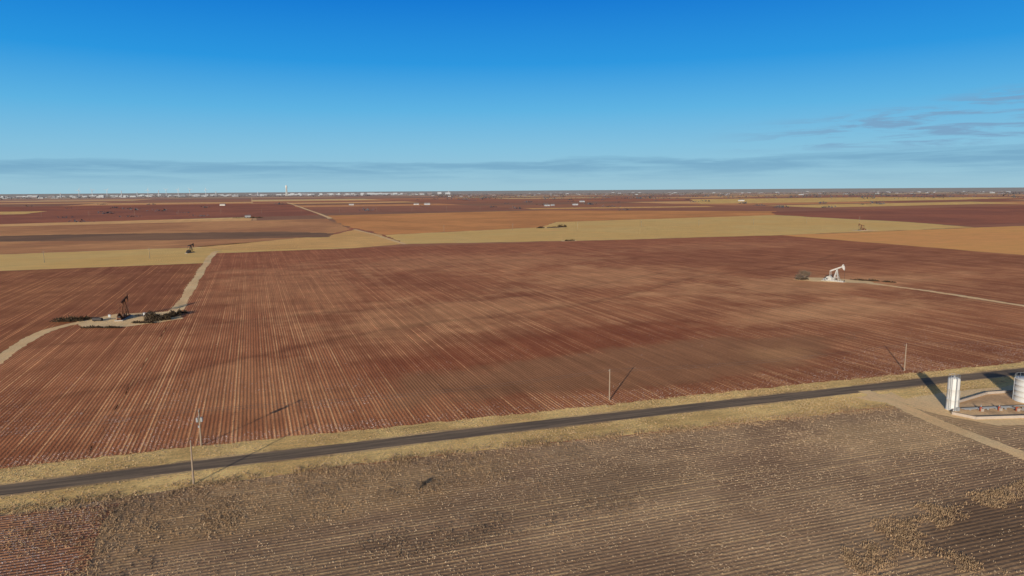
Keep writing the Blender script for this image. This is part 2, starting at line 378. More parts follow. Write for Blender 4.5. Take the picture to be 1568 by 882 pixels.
sheet('well_pad',[(338,728),(342,742),(362,741),(356,724)],0.07,m_dirt,4,1.5)
sheet('well_pad',[(425,990),(430,1010),(470,1015),(462,985)],0.07,m_dirt,4,1.5)
# ------------------------------------------------------------------ grass / stubble scatter
def blade_mat(name,a,b,c):
    m,t,bs=newmat(name,0.9); P=coords(t); s_=t.sep(P)
    n=t.white(t.vec(t.m('FLOOR',t.m('MULTIPLY',s_[0],2.0)),t.m('FLOOR',t.m('MULTIPLY',s_[1],2.0)),0.0))
    n2=t.noise(P,0.06,3)
    cc=t.mix(n,a,b); cc=t.mix(t.sm(n2,0.45,0.7,0,0.8),cc,c)
    t.put(bs.inputs['Base Color'],cc); return m
b_straw=blade_mat('dry_grass_blades',(0.52,0.37,0.22,1),(0.36,0.25,0.145,1),(0.42,0.30,0.17,1))
b_weed=blade_mat('rank_weed_blades',(0.40,0.27,0.155,1),(0.25,0.165,0.10,1),(0.32,0.215,0.125,1))
b_stub=blade_mat('stubble_blades',(0.54,0.40,0.26,1),(0.32,0.23,0.155,1),(0.38,0.275,0.18,1))
b_dark=blade_mat('weed_blades',(0.20,0.14,0.095,1),(0.14,0.098,0.065,1),(0.26,0.18,0.12,1))
b_cot=blade_mat('cotton_lint',(0.66,0.58,0.56,1),(0.48,0.39,0.36,1),(0.58,0.51,0.48,1))
b_stalk=blade_mat('cotton_stalks',(0.26,0.15,0.10,1),(0.17,0.095,0.065,1),(0.22,0.125,0.085,1))
def ondrive(x,y): 
    d=np.interp(y,[70,98,122,137,147],[157,159.5,163,166,168]); 
    return (np.abs(x-d)<2.5)|((x>168)&(x<222)&(y>109)&(y<137))|((x>160)&(x<176)&(y>136)&(y<144))
N=50000
x=rng.uniform(-90,270,N); y=rng.uniform(120,182,N)
off=y-rc(x); ok=(y<cb(x)+1.2)&(y>nb_(x)-1.0)&(np.abs(off)>3.5)&~ondrive(x,y)&(fbm(x,y,0.12)+rng.uniform(-.1,.1,N)>0.42)
tufts('verge_grass',np.stack([x[ok],y[ok]],1),(0.10,0.34),0.18,3,b_straw,0.14)
N=105000
x=rng.uniform(-50,215,N); row=rng.integers(0,95,N)*1.0
y=(nb_(x)-0.8-row)+rng.normal(0,0.18,N); keep=(fbm(x,y*2.5,0.07)+rng.uniform(-0.4,0.4,N)>0.50)&(y>55)&~ondrive(x,y)&~((x<-27)&(y>116))
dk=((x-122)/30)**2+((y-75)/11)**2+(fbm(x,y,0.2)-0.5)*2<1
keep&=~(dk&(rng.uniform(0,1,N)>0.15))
tufts('crop_stubble',np.stack([x[keep],y[keep]],1),(0.06,0.24),0.2,2,b_stub,0.14,0.7)
N=30000
x=rng.uniform(-45,70,N); y=rng.uniform(100,150,N)
dn=((x-5)/48)**2+((y-138)/14)**2
keep=(rng.uniform(0,1,N)<np.clip(1.5-dn,0,1))&(fbm(x,y,0.15)+rng.uniform(-.15,.15,N)>0.50)
keep|=((np.abs(x+28-np.sin(y*0.3))<2.6)&(y>108)&(fbm(x,y,0.25)+rng.uniform(-.15,.15,N)>0.45))
keep&=(y<nb_(x)+1)
tufts('weeds',np.stack([x[keep],y[keep]],1),(0.10,0.40),0.2,3,b_weed,0.25)
N=9000
x=rng.uniform(-30,70,N); y=rng.uniform(105,147,N); keep=(fbm(x+90,y+9,0.11)+rng.uniform(-.12,.12,N)>0.60)
tufts('weeds',np.stack([x[keep],y[keep]],1),(0.1,0.35),0.25,3,b_dark,0.25)
N=60000
x=rng.uniform(85,175,N); y=rng.uniform(55,100,N); q=((x-122)/30)**2+((y-75)/11)**2
n_=fbm(x,y,0.16)+rng.uniform(-0.13,0.13,N)
keep=((np.abs(q-1.0)<0.45)&(n_>0.64))|((q<0.7)&(n_>0.72))|((np.abs(y-84-(x-130)*0.12)<2.0)&(n_>0.50)&(x>112))
tufts('weeds',np.stack([x[keep],y[keep]],1),(0.12,0.5),0.2,3,b_weed,0.25)
N=9000
x=rng.uniform(-90,250,N); y=nb_(x)+rng.normal(0,1.6,N); keep=~ondrive(x,y)&(fbm(x,y,0.2)+rng.uniform(-.12,.12,N)>0.48)
tufts('verge_grass',np.stack([x[keep],y[keep]],1),(0.15,0.6),0.2,3,b_weed,0.25)
N=46000
x=np.round(rng.uniform(-140,330,N))+rng.normal(0,0.14,N); y=cb(x)+1+rng.exponential(22,N)
keep=(fbm(x,y,0.05)>0.5)
keep|=(y-cb(x)<7)&(rng.uniform(0,1,N)>0.4)
keep&=~((((x-128)/92)**2+((y-200)/27)**2)<1)|(rng.uniform(0,1,N)>0.93)
keep&=(rng.uniform(0,1,N)<np.where(x<30,1.0,0.35))
tufts('cotton_lint',np.stack([x[keep],y[keep]],1),(0.06,0.16),0.14,2,b_cot,0.08,1.0)
N=5000
x=rng.uniform(-60,-29,N); y=119+np.round(rng.uniform(0,28,N))+rng.normal(0,0.15,N); keep=fbm(x,y,0.12)>0.42
tufts('cotton_lint',np.stack([x[keep],y[keep]],1),(0.05,0.14),0.13,2,b_cot,0.08,1.0)
N=45000
x=np.round(rng.uniform(-120,300,N))+0.5+rng.normal(0,0.06,N); y=cb(x)+1+rng.exponential(38,N)
keep=~((((x-128)/92)**2+((y-200)/27)**2)<1)&(y<330)
tufts('cotton_stalks',np.stack([x[keep],y[keep]],1),(0.08,0.24),0.12,2,b_stalk,0.1,0.5)
# ------------------------------------------------------------------ object materials
m_wood=plain('weathered_wood',(0.25,0.19,0.14,1),0.85,0,0.25,3)
m_steelw=plain('white_painted_steel',(0.54,0.53,0.51,1),0.45,0,0.06,0.8,c2=(0.42,0.38,0.33,1),c2t=(0.55,0.8))
m_pumpw=plain('pump_white_paint',(0.44,0.43,0.41,1),0.5,0,0.12,1.2,c2=(0.24,0.19,0.15,1),c2t=(0.5,0.7))
m_rust=plain('rusty_steel',(0.13,0.06,0.036,1),0.8,0,0.3,1.2,c2=(0.07,0.04,0.03,1))
m_darkst=plain('dark_steel',(0.05,0.045,0.045,1),0.6,0,0.2,1.5)
m_galv=plain('galvanised_steel',(0.33,0.34,0.35,1),0.45,0.3,0.15,2)
m_conc=plain('concrete',(0.42,0.38,0.33,1),0.9,0,0.15,1.0)
m_wire=plain('aluminium_wire',(0.10,0.09,0.085,1),0.5,0.3,0.1,1)
m_ins=plain('porcelain',(0.35,0.33,0.31,1),0.3,0,0.1,1)
m_bark=plain('grey_bark',(0.13,0.095,0.07,1),0.9,0,0.25,2)
m_brush=plain('dry_brush',(0.06,0.042,0.028,1),0.95,0,0.5,0.6,c2=(0.12,0.08,0.045,1))
m_redp=plain('red_oxide_paint',(0.3,0.07,0.04,1),0.6,0,0.2,2)
m_wall=plain('containment_steel',(0.36,0.30,0.25,1),0.7,0,0.2,1.0)
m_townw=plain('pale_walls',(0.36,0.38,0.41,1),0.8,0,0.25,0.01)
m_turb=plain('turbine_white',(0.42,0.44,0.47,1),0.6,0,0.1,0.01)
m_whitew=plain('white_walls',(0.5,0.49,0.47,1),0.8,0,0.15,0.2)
m_townb=plain('brown_walls',(0.20,0.18,0.19,1),0.8,0,0.2,0.01)
m_trees=plain('distant_foliage',(0.085,0.085,0.095,1),0.95,0,0.4,0.02,c2=(0.12,0.11,0.12,1))
m_roof=plain('grey_roof',(0.22,0.19,0.18,1),0.8,0,0.2,0.1)
# ------------------------------------------------------------------ utility poles
def pole(loc,h,arms=1,transformer=False,rot=0.0,guy=None):
    b=MB(); b.cyl((0,0,-0.3),(0,0,h),0.22,0.15,10,0)
    for k in range(arms):
        z=h-0.35-k*1.3
        b.beam((0,-1.15,z),(0,1.15,z),0.14,0.16,0)
        b.beam((0.09,-0.7,z-0.02),(0.09,0,z-0.6),0.04,0.05,2); b.beam((0.09,0.7,z-0.02),(0.09,0,z-0.6),0.04,0.05,2)
        for yy in(-1.05,-0.45,1.05): b.cyl((0,yy,z+0.07),(0,yy,z+0.32),0.06,0.04,8,1)
    if arms==0:
        b.cyl((0,0,h),(0,0,h+0.28),0.06,0.04,8,1)
        b.beam((0,0,h-0.6),(0,0.55,h-0.5),0.05,0.05,2); b.cyl((0,0.55,h-0.5),(0,0.55,h-0.25),0.06,0.04,8,1)
        b.cyl((0,0.15,h-1.2),(0,0.3,h-1.2),0.05,0.05,8,1)
    if transformer:
        for s in(-1,1):
            b.cyl((0.47*s,0.0,h-3.0),(0.47*s,0,h-2.0),0.3,0.3,12,3); b.cyl((0.47*s,0,h-2.0),(0.47*s,0,h-1.9),0.3,0.1,12,3)
        b.cyl((0.42,0.1,h-1.9),(0.42,0.1,h-1.65),0.05,0.04,6,1)
        b.beam((-0.2,0,h-2.3),(0.2,0,h-2.3),0.1,0.1,2)
        b.box((-0.25,0,h-4.2),(0.3,0.3,0.55),3)
    return b.build('utility_pole',[m_wood,m_ins,m_darkst,m_galv],(loc[0],loc[1],0),rot)
PL=[(-122,178,9.3),(-14.5,172.6,8.9),(93.0,167.5,8.9),(198.6,159.3,8.9),(305,151,8.9)]
pole(PL[0][:2],8.8,1); pole(PL[1][:2],8.9,2,True); pole(PL[2][:2],9.0,0); pole(PL[3][:2],9.0,0); pole(PL[4][:2],8.9,0)
pole((-14.5,149.3),9.2,0)
pole((-70,121),9.2,0)
def wires(spans):
    b=MB()
    for a,c,sag in spans:
        a=Vector(a);c=Vector(c); prev=a; n=12
        for i in range(1,n+1):
            t_=i/n; p=a.lerp(c,t_); p.z-=sag*4*t_*(1-t_)
            b.cyl(prev,p,0.02,0.02,4,0,False); prev=p
    b.build('power_lines',[m_wire])
sp=[]
for i in range(4):
    a=PL[i];c=PL[i+1]
    sp.append(((a[0],a[1],9.15),(c[0],c[1],9.25),1.4)); sp.append(((a[0],a[1]+0.5,8.4),(c[0],c[1]+0.55,8.5),1.5))
sp.append(((-14.5,172.6,8.6),(-14.5,149.3,9.2),0.4)); sp.append(((-14.5,149.3,9.2),(-70,121,9.2),0.8))
wires(sp)
def farpole(loc,h=10):
    b=MB(); b.cyl((0,0,-0.2),(0,0,h),0.22,0.15,6); b.beam((-1.3,0,h-0.6),(1.3,0,h-0.6),0.16,0.18,0); b.beam((-1.0,0,h-1.8),(1.0,0,h-1.8),0.16,0.18,0)
    for xx in(-1.2,1.2): b.cyl((xx,0,h-0.5),(xx,0,h-0.2),0.08,0.05,6)
    b.build('utility_pole',[m_wood],(loc[0],loc[1],0))
for p in [(680.7,936.9),(578.3,946),(470,955),(366,964),(261.5,972.2),(785,930),(890,921),(1000,912),(-171.9,698.8),(-90,700),(-250,697)]: farpole(p)
for i in range(14): farpole((-500+i*105,2050-i*4),12)
# ------------------------------------------------------------------ pumpjack
def pumpjack(loc,rot,paint,scale=1.0,tilt=18,crank=-60):
    b=MB()
    b.box((-0.8,0,0.15),(13.0,3.2,0.3),2)
    for yy in(-0.75,0.75): b.box((-0.8,yy,0.5),(12.0,0.28,0.4),0)
    for xx in(-6,-4,-2,0,2,4): b.box((xx,0,0.5),(0.25,1.2,0.3),0)
    piv=Vector((1.0,0,7.3))
    for yy in(-1,1):
        b.beam((2.6,yy*1.15,0.6),(1.15,yy*0.3,7.1),0.30,0.34,0)
        b.beam((-0.6,yy*1.15,0.6),(0.85,yy*0.3,7.1),0.30,0.34,0)
        for q in(0.3,0.6):
            z=0.6+6.5*q; b.beam((2.6-1.45*q,yy*(1.15-0.85*q),z),(-0.6+1.45*q,yy*(1.15-0.85*q),z),0.14,0.16,0)
        b.beam((2.2,yy*0.92,2.4),(0.2,yy*0.7,4.4),0.1,0.1,0)
    for q in(0.3,0.6):
        z=0.6+6.5*q; yq=1.15-0.85*q
        b.beam((2.6-1.45*q,-yq,z),(2.6-1.45*q,yq,z),0.12,0.14,0); b.beam((-0.6+1.45*q,-yq,z),(-0.6+1.45*q,yq,z),0.12,0.14,0)
    for yy in(-0.22,0.22): b.beam((3.0,yy,0.6),(1.5,yy,6.9),0.06,0.06,1)
    for i in range(12):
        q=i/12; b.beam((3.0-1.5*q,-0.22,0.8+6.1*q),(3.0-1.5*q,0.22,0.8+6.1*q),0.05,0.05,1)
    b.box(piv+Vector((0,0,-0.1)),(0.9,1.0,0.35),0); b.cyl(piv+Vector((0,-0.55,0.15)),piv+Vector((0,0.55,0.15)),0.22,0.22,10,1)
    a=R(tilt); d=Vector((math.cos(a),0,math.sin(a))); up=Vector((-math.sin(a),0,math.cos(a)))
    pb=piv+Vector((0,0,0.55)); head=pb+d*3.4; tail=pb-d*4.1
    for off in(-0.36,0.36): b.beam(tail+up*off,head+up*off,0.42,0.1,0)
    b.beam(tail,head,0.14,0.62,0)
    b.box(tail+up*-0.1,(0.6,1.5,0.5),0,Matrix.Rotation(-a,3,'Y'))
    prof=[]
    Rr=4.5
    for i in range(11):
        q=R(-34+ i*5.0)+a; prof.append((pb.x+Rr*math.cos(q),pb.z+Rr*math.sin(q)))
    q1=a+R(14); q2=a+R(7); q3=a-R(10)
    prof+= [(pb.x+3.9*math.cos(q1),pb.z+3.9*math.sin(q1)),(pb.x+3.0*math.cos(q2),pb.z+3.0*math.sin(q2)),(pb.x+3.05*math.cos(q3),pb.z+3.05*math.sin(q3)),(pb.x+4.1*math.cos(a-R(32)),pb.z+4.1*math.sin(a-R(32)))]
    b.prism(prof,-0.36,0.36,0)
    hx=pb.x+Rr+0.03
    for yy in(-0.12,0.12): b.cyl((hx,yy,2.6),(hx,yy,pb.z+0.2),0.035,0.035,5,1)
    b.box((hx,0,2.55),(0.25,0.5,0.18),1); b.cyl((hx,0,1.4),(hx,0,2.55),0.04,0.04,6,1)
    b.cyl((hx,0,0),(hx,0,1.4),0.18,0.14,10,1); b.cyl((hx-0.5,0,0.8),(hx+0.5,0,0.8),0.1,0.1,8,1); b.cyl((hx,0,0.95),(hx,0,1.1),0.28,0.28,10,1)
    b.box((-2.9,0,1.35),(2.0,1.0,1.5),0); b.box((-2.9,0,2.5),(1.7,1.1,0.9),0)
    b.cyl((-2.9,-0.55,2.75),(-2.9,0.55,2.75),0.62,0.62,16,0)
    cr=Vector((-2.9,0,2.75)); ca=R(crank); cd=Vector((math.cos(ca),0,math.sin(ca))); cu=Vector((-cd.z,0,cd.x))
    for yy in(-0.85,0.85):
        o=Vector((0,yy,0))
        b.cyl(cr+Vector((0,yy*0.6,0)),cr+o*1.15,0.2,0.2,10,1)
        b.beam(cr+o-cd*0.5,cr+o+cd*2.0,0.26,0.5,0)
        pr=[]
        prs=((0.2,0.4),(0.7,0.95),(1.5,1.2),(2.0,1.1),(2.1,0.5))
        for s_,w_ in prs: pr.append(cr+cd*s_+cu*w_)
        for s_,w_ in prs[::-1]: pr.append(cr+cd*s_-cu*w_)
        pf=[(p.x,p.z) for p in pr]; b.prism(pf,yy-0.33,yy+0.33,0)
        pin=cr+cd*0.8+Vector((0,yy*1.3,0))
        b.beam(pin,(tail.x,yy*0.85,tail.z-0.1),0.18,0.18,0)
    b.box((-6.1,0,0.95),(1.3,1.5,0.5),0); b.cyl((-6.1,-0.5,1.5),(-6.1,0.5,1.5),0.42,0.42,12,1)
    b.beam((-6.1,0.75,1.5),(-3.6,0.75,2.6),0.25,0.9,0)
    b.beam((-5.0,-1.2,0.7),(-5.0,-1.2,2.0),0.08,0.08,1); b.box((-5.0,-1.2,2.1),(0.5,0.3,0.7),1)
    return b.build('pumpjack',[paint,m_darkst,m_conc],(loc[0],loc[1],0.036),rot,scale)
RA=-R(20.7)
pumpjack((350.6,336.1),RA+R(-48),m_pumpw,1.08,24,crank=-80)
pumpjack((-60.5,369.5),RA+R(102),m_rust,1.12,13,crank=-95)
pumpjack((-59.7,750),RA+R(80),m_darkst,0.98,5)
pumpjack((807,731),RA+R(190),m_rust,1.0,15)
def panel(loc,rot=0):
    b=MB(); b.cyl((0,0,0),(0,0,2.2),0.07,0.07,6,0); b.cyl((0.9,0,0),(0.9,0,2.2),0.07,0.07,6,0)
    b.box((0.45,0,1.6),(1.1,0.35,1.1),1); b.beam((-0.1,0,2.25),(1.0,0,2.25),0.5,0.06,1)
    b.build('electrical_panel',[m_galv,m_galv],(loc[0],loc[1],0.03),rot)
panel((345,339),RA); panel((-52,368),RA); panel((-67,369),RA)
# ------------------------------------------------------------------ brush piles
def brush(loc,rx_,ry_,h,n=900,mat=None,ang=0.0):
    P=[];
    lobes=[(random.uniform(-.75,.75),random.uniform(-.6,.6),random.uniform(0.25,0.5),random.uniform(0.5,1.0)) for _ in range(7)]
    for _ in range(n):
        lx,ly,lr,lh=random.choice(lobes)
        a=random.uniform(0,2*math.pi); rr=math.sqrt(random.random())
        zz=random.random()*math.sqrt(max(0,1-rr*rr))*h*lh
        X=(lx+rr*math.cos(a)*lr)*rx_; Y=(ly+rr*math.sin(a)*lr)*ry_
        P.append((X*math.cos(ang)-Y*math.sin(ang),X*math.sin(ang)+Y*math.cos(ang),zz))
    P=np.array(P); V=P[:,None,:]+rng.normal(0,0.3,(len(P),3,3))
    V[:,:,2]=np.abs(V[:,:,2])
    V[:,:,0]+=loc[0]; V[:,:,1]+=loc[1]
    return trimesh('brush_pile',V,mat or m_brush)
brush((-85,370.5),8,3,2.8,1400,None,RA); brush((-77,373),4,2,1.8,500,None,RA); brush((-45,358.5),7.5,5,4.2,2300,None,RA); brush((-39.5,366),4,3,3.6,1000,None,RA); brush((-36,373),3,2.4,2.2,450); brush((-50,352),5,2,1.6,500,None,RA)
brush((-66,345.5),9,0.9,1.0,700,None,RA); brush((372,330),8,1.3,1.3,800,None,R(-50)); brush((378,320),5,1.2,1.0,400,None,R(-60)); brush((338,351),4,2,1.6,500,None,RA)
for cx,cy,a,b_,h in [(-16,1692,25,8,6),(5,1685,18,8,5),(430,998,14,5,3.5),(455,1000,18,5,2.5),(470,1010,8,4,5),(350,732,7,3,2)]:
    brush((cx,cy),a,b_,h,1500)
b=MB()
for k in range(16):
    a=random.uniform(0,math.pi); cx=-52+random.gauss(0,2.2); cy=372+random.gauss(0,2.2); L_=random.uniform(1.5,4); z=random.uniform(0.15,0.5)
    b.cyl((cx-math.cos(a)*L_/2,cy-math.sin(a)*L_/2,z),(cx+math.cos(a)*L_/2,cy+math.sin(a)*L_/2,z+random.uniform(0,.4)),0.12,0.12,6,random.choice((0,1)))
b.cyl((-73,366,0.9),(-69,364.5,0.9),0.85,0.85,14,1); 
for q in (-72.2,-69.8): b.box((q,365.2,0.15),(0.25,1.6,0.3),0)
b.build('scrap_pipe_pile',[m_rust,m_darkst],(0,0,0.03))
# ------------------------------------------------------------------ bare trees
def bare_tree(loc,h,nb=5,name='bare_tree',spread=0.6,lv_max=5):
    b=MB()
    def grow(p,d,L,r,lv):
        q=p+d*L; b.cyl(p,q,r,r*0.68,5 if lv<2 else 3,0,False)
        if lv>=lv_max: return
        for k in range(random.choice((2,3,3))):
            nd=(d+Vector((random.uniform(-1,1),random.uniform(-1,1),random.uniform(-0.25,0.6)))*spread).normalized()
            grow(p.lerp(q,random.uniform(0.6,1.0)),nd,L*random.uniform(0.62,0.85),r*0.68,lv+1)
    for k in range(nb):
        d=Vector((random.uniform(-0.7,0.7),random.uniform(-0.7,0.7),1)).normalized()
        grow(Vector((random.uniform(-.3,.3),random.uniform(-.3,.3),-0.1)),d,h*0.27,h*0.022,0)
    return b.build(name,[m_bark],(loc[0],loc[1],0))
bare_tree((339,351),9.0,7,'bare_tree',0.8); bare_tree((343,353),7.5,6,'bare_tree',0.8); bare_tree((335,351),6.0,6,'bare_tree',0.8)
bare_tree((28.3,129.5),2.3,5,'bare_bush',0.8,4); bare_tree((30,131),1.8,4,'bare_bush',0.8,4)
bare_tree((374,329),3,3,'bare_bush',0.8,4)
# ------------------------------------------------------------------ tanks
def slim_tank(loc):
    b=MB(); r=1.45;h=8.6
    b.lathe((0,0,0),[(0,0.02),(r+0.12,0.02),(r+0.12,0.25),(r,0.3),(r,2.9),(r+0.03,2.93),(r+0.03,3.0),(r,3.03),(r,5.8),(r+0.03,5.83),(r+0.03,5.9),(r,5.93),(r,h),(r*0.92,h+0.22),(r*0.6,h+0.45),(0.01,h+0.55)],32,0)
    b.cyl((0,0,h+0.4),(0,0,h+0.9),0.2,0.2,10,1)
    for s in(-0.25,0.25): b.cyl((-r-0.25,s-0.6,0.1),(-r-0.25,s-0.6,h+1.0),0.04,0.04,5,1)
    for i in range(26): b.cyl((-r-0.25,-0.85,0.4+i*0.33),(-r-0.25,-0.35,0.4+i*0.33),0.025,0.025,4,1)
    b.cyl((-0.9,-r-0.12,0.1),(-0.9,-r-0.12,h),0.13,0.13,8,1); b.cyl((-0.9,-r-0.12,h),(-0.5,-r+0.4,h+0.45),0.13,0.13,8,1)
    b.cyl((0.5,-r-0.1,0.1),(0.5,-r-0.1,5.6),0.07,0.07,6,1)
    for k in range(10):
        q0=2*math.pi*k/10; q1=2*math.pi*(k+1)/10; p=lambda q,z:(1.35*math.cos(q),1.35*math.sin(q),z)
        b.cyl(p(q0,h+0.1),p(q0,h+1.15),0.03,0.03,4,1); b.cyl(p(q0,h+1.15),p(q1,h+1.15),0.03,0.03,4,1); b.cyl(p(q0,h+0.7),p(q1,h+0.7),0.02,0.02,4,1)
    b.box((0,-r-0.25,0.6),(0.9,0.5,1.0),1)
    o=b.build('vertical_separator_tank',[m_steelw,m_galv],(loc[0],loc[1],0.04),0)
    for p in o.data.polygons: p.use_smooth=len(p.vertices)==4 and p.material_index==0
def big_tank(loc,r=3.4,h=6.2):
    b=MB()
    pr=[(r+0.1,0.0),(r+0.1,0.15),(r,0.2)]
    for k in range(1,5): z=h*k/4; pr+=[(r,z-0.04),(r+0.025,z-0.03),(r+0.025,z),(r,z+0.01)]
    pr+=[(r+0.07,h+0.02),(r+0.07,h+0.1),(r*0.6,h+0.42),(0.3,h+0.65),(0.01,h+0.66)]
    b.lathe((0,0,0),pr,48,0)
    b.cyl((0.8,0,h+0.5),(0.8,0,h+0.95),0.3,0.3,10,1); b.cyl((0,0,h+0.6),(0,0,h+1.2),0.12,0.12,8,1)
    b.box((-0.6,-r-0.02,0.9),(0.8,0.14,0.9),1)
    b.cyl((-r-0.2,0,0.1),(-r-0.2,0,h+0.3),0.09,0.09,6,1); b.cyl((-r-0.2,0,h+0.3),(-r+0.6,0,h+0.5),0.09,0.09,6,1)
    for q in range(16):
        a0=2*math.pi*q/16;a1=2*math.pi*(q+1)/16
        if 3<q<10:
            b.cyl((r*math.cos(a0),r*math.sin(a0),h),(r*math.cos(a0),r*math.sin(a0),h+1.1),0.03,0.03,4,1)
            b.cyl((r*math.cos(a0),r*math.sin(a0),h+1.1),(r*math.cos(a1),r*math.sin(a1),h+1.1),0.03,0.03,4,1)
    o=b.build('oil_storage_tank',[m_steelw,m_galv],(loc[0],loc[1],0.05),R(-40))
    for p in o.data.polygons: p.use_smooth=len(p.vertices)==4 and p.material_index==0
slim_tank((175.2,125.4)); big_tank((202.3,123.0)); big_tank((210.5,120.5)); 
b=MB()
W=[(173.5,117.5),(194,111.2),(217,113.5),(219,127.5),(198,131.5),(180.5,128.5),(171.5,122.5)]
for i in range(len(W)): 
    a=W[i];c=W[(i+1)%len(W)]; b.beam((a[0],a[1],0.33),(c[0],c[1],0.33),0.22,0.66,0)
    b.beam((a[0],a[1],0.70),(c[0],c[1],0.70),0.3,0.06,1)
b.build('containment_wall',[m_wall,m_wall],(0,0,0.036))
m_oil=soil('stained_gravel',col(134,106,88),col(158,128,106),0,1,None,0,0.1,0.1,0.4,gran=0.5,bumpd=0.1)
sheet('gravel_floor',[(w[0]*0.985+195*0.015,w[1]*0.985+121*0.015) for w in W],0.042,m_oil,1,0.0)
b=MB()
for (p0,p1) in [((177,124,0.5),(197,119,0.5)),((177,123.2,0.5),(190,120,0.5)),((190,120,0.5),(192,114,0.5)),((197,119,0.5),(200,121,0.5)),((181,121.5,0.5),(181,121.5,1.8)),((186,120,0.5),(186,120,1.6))]:
    b.cyl(p0,p1,0.11,0.11,8,0)
for q in [(181,121.5),(186,120),(190,118)]:
    b.cyl((q[0],q[1],0.1),(q[0],q[1],1.2),0.28,0.28,10,1); b.box((q[0],q[1]-0.5,0.5),(0.7,0.4,0.8),2)
for k in range(7): b.box((179+k*2.4,123-k*0.75,0.25),(0.15,0.5,0.4),0)
b.build('pipe_manifold',[m_galv,m_redp,m_wall],(0,0,0.05))
# ------------------------------------------------------------------ farm buildings
def farmhouse(loc,w,d,h,rot=0):
    b=MB(); b.box((0,0,h/2),(w,d,h),0)
    n=[(-w/2-.4,-d/2-.4,h),(w/2+.4,-d/2-.4,h),(w/2+.4,d/2+.4,h),(-w/2-.4,d/2+.4,h),(-w/2-.4,0,h+d*0.28),(w/2+.4,0,h+d*0.28)]
    b.add(n,[(0,1,5,4),(2,3,4,5),(0,4,3),(1,2,5)],1)
    for k in(-0.3,0.1,0.35): b.box((w*k,-d/2-0.02,h*0.5),(1.2,0.1,1.2),2)
    b.box((-w*0.08,-d/2-0.02,h*0.38),(1.0,0.1,2.1),2)
    b.build('farm_building',[random.choice((m_whitew,m_townw)),m_roof,m_darkst],(loc[0],loc[1],0.05),rot)
for l in [(1030,2350,18,12,4),(1180,2420,20,12,4),(1075,2400,12,9,4),(660,2900,20,12,4),(700,2870,24,14,5),(2200,2700,26,14,5),(-10,1720,12,8,4),(-900,2500,18,12,4),(-800,2300,16,12,4),(-120,3300,22,14,5),(1500,3000,22,14,5),(400,3000,20,12,4),(-500,1350,12,9,4)]:
    farmhouse(l[:2],l[2],l[3],l[4],random.uniform(-0.2,0.2))
# ------------------------------------------------------------------ distant town
def polar(az,d): return (d*math.sin(R(az)),d*math.cos(R(az)))
b=MB()
def bld(az,d,w,h,mi):
    x_,y_=polar(az,d); b.box((x_,y_,h/2),(w,w*0.6,h),mi)
for k in range(300):
    az=random.uniform(-19,13)
    bld(az,random.uniform(9500,16000),random.uniform(15,80),random.choice((6,8,10,12,18)),random.choice((0,0,1)))
for k in range(230):
    az=random.uniform(14,62); bld(az,random.uniform(6500,13000),random.uniform(12,45),random.choice((4,5,6,8)),random.choice((0,1,1)))
for k in range(40):
    az=random.gauss(9,3.5); bld(az,random.uniform(10000,12000),random.uniform(30,80),random.uniform(14,34),random.choice((0,0,1)))
for az,h in [(-8.8,85),(-7.8,65),(-6.4,90),(-12.5,60),(15.5,60),(-2.5,70),(0.5,60)]:
    x_,y_=polar(az,10500); b.cyl((x_,y_,0),(x_,y_,h),5.5,4,8,0)
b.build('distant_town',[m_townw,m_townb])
def turbine(az,d,h,ph):
    b=MB(); b.cyl((0,0,0),(0,0,h),4.0,2.6,8); b.box((0,-1,h+1),(5,10,5))
    for k in range(3):
        q=R(ph+120*k); dx,dz=math.cos(q),math.sin(q); L_=h*0.48
        b.add([(0+dz*1.5,-6,h+1-dx*1.5),(0-dz*1.5,-6,h+1+dx*1.5),(dx*L_*0.25-dz*3.2,-6.3,h+1+dz*L_*0.25+dx*3.2),(dx*L_,-6,h+1+dz*L_),(dx*L_*0.25+dz*3.2,-6.3,h+1+dz*L_*0.25-dx*3.2)],[(0,1,2,3,4)])
    x_,y_=polar(az,d); b.build('wind_turbine',[m_turb],(x_,y_,0),R(-az))
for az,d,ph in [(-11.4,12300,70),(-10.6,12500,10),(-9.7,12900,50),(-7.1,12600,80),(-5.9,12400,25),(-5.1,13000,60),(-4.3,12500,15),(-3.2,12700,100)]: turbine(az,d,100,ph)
T=[]
for k in range(900):
    if k<350: az=random.uniform(-20,16); d=random.uniform(8000,12500)
    else: az=random.uniform(14,64); d=random.uniform(4200,10000)
    x_,y_=polar(az,d); L=random.uniform(20,130); hh=random.uniform(5,10)
    for q in range(14): T.append((x_+random.uniform(-L,L),y_+random.uniform(-12,12),random.uniform(0.2,1)*hh,hh))
for k in range(60):
    x_=random.uniform(-1200,2600); y_=random.uniform(1500,4000); hh=random.uniform(3,6)
    for q in range(30): T.append((x_+random.gauss(0,12),y_+random.gauss(0,5),random.uniform(0.2,1)*hh,hh))
T=np.array(T); V=T[:,None,:3]+rng.normal(0,1,(len(T),3,3))*(T[:,3]*0.5)[:,None,None]; V[:,:,2]=np.abs(V[:,:,2])
trimesh('distant_tree_line',V,m_trees)
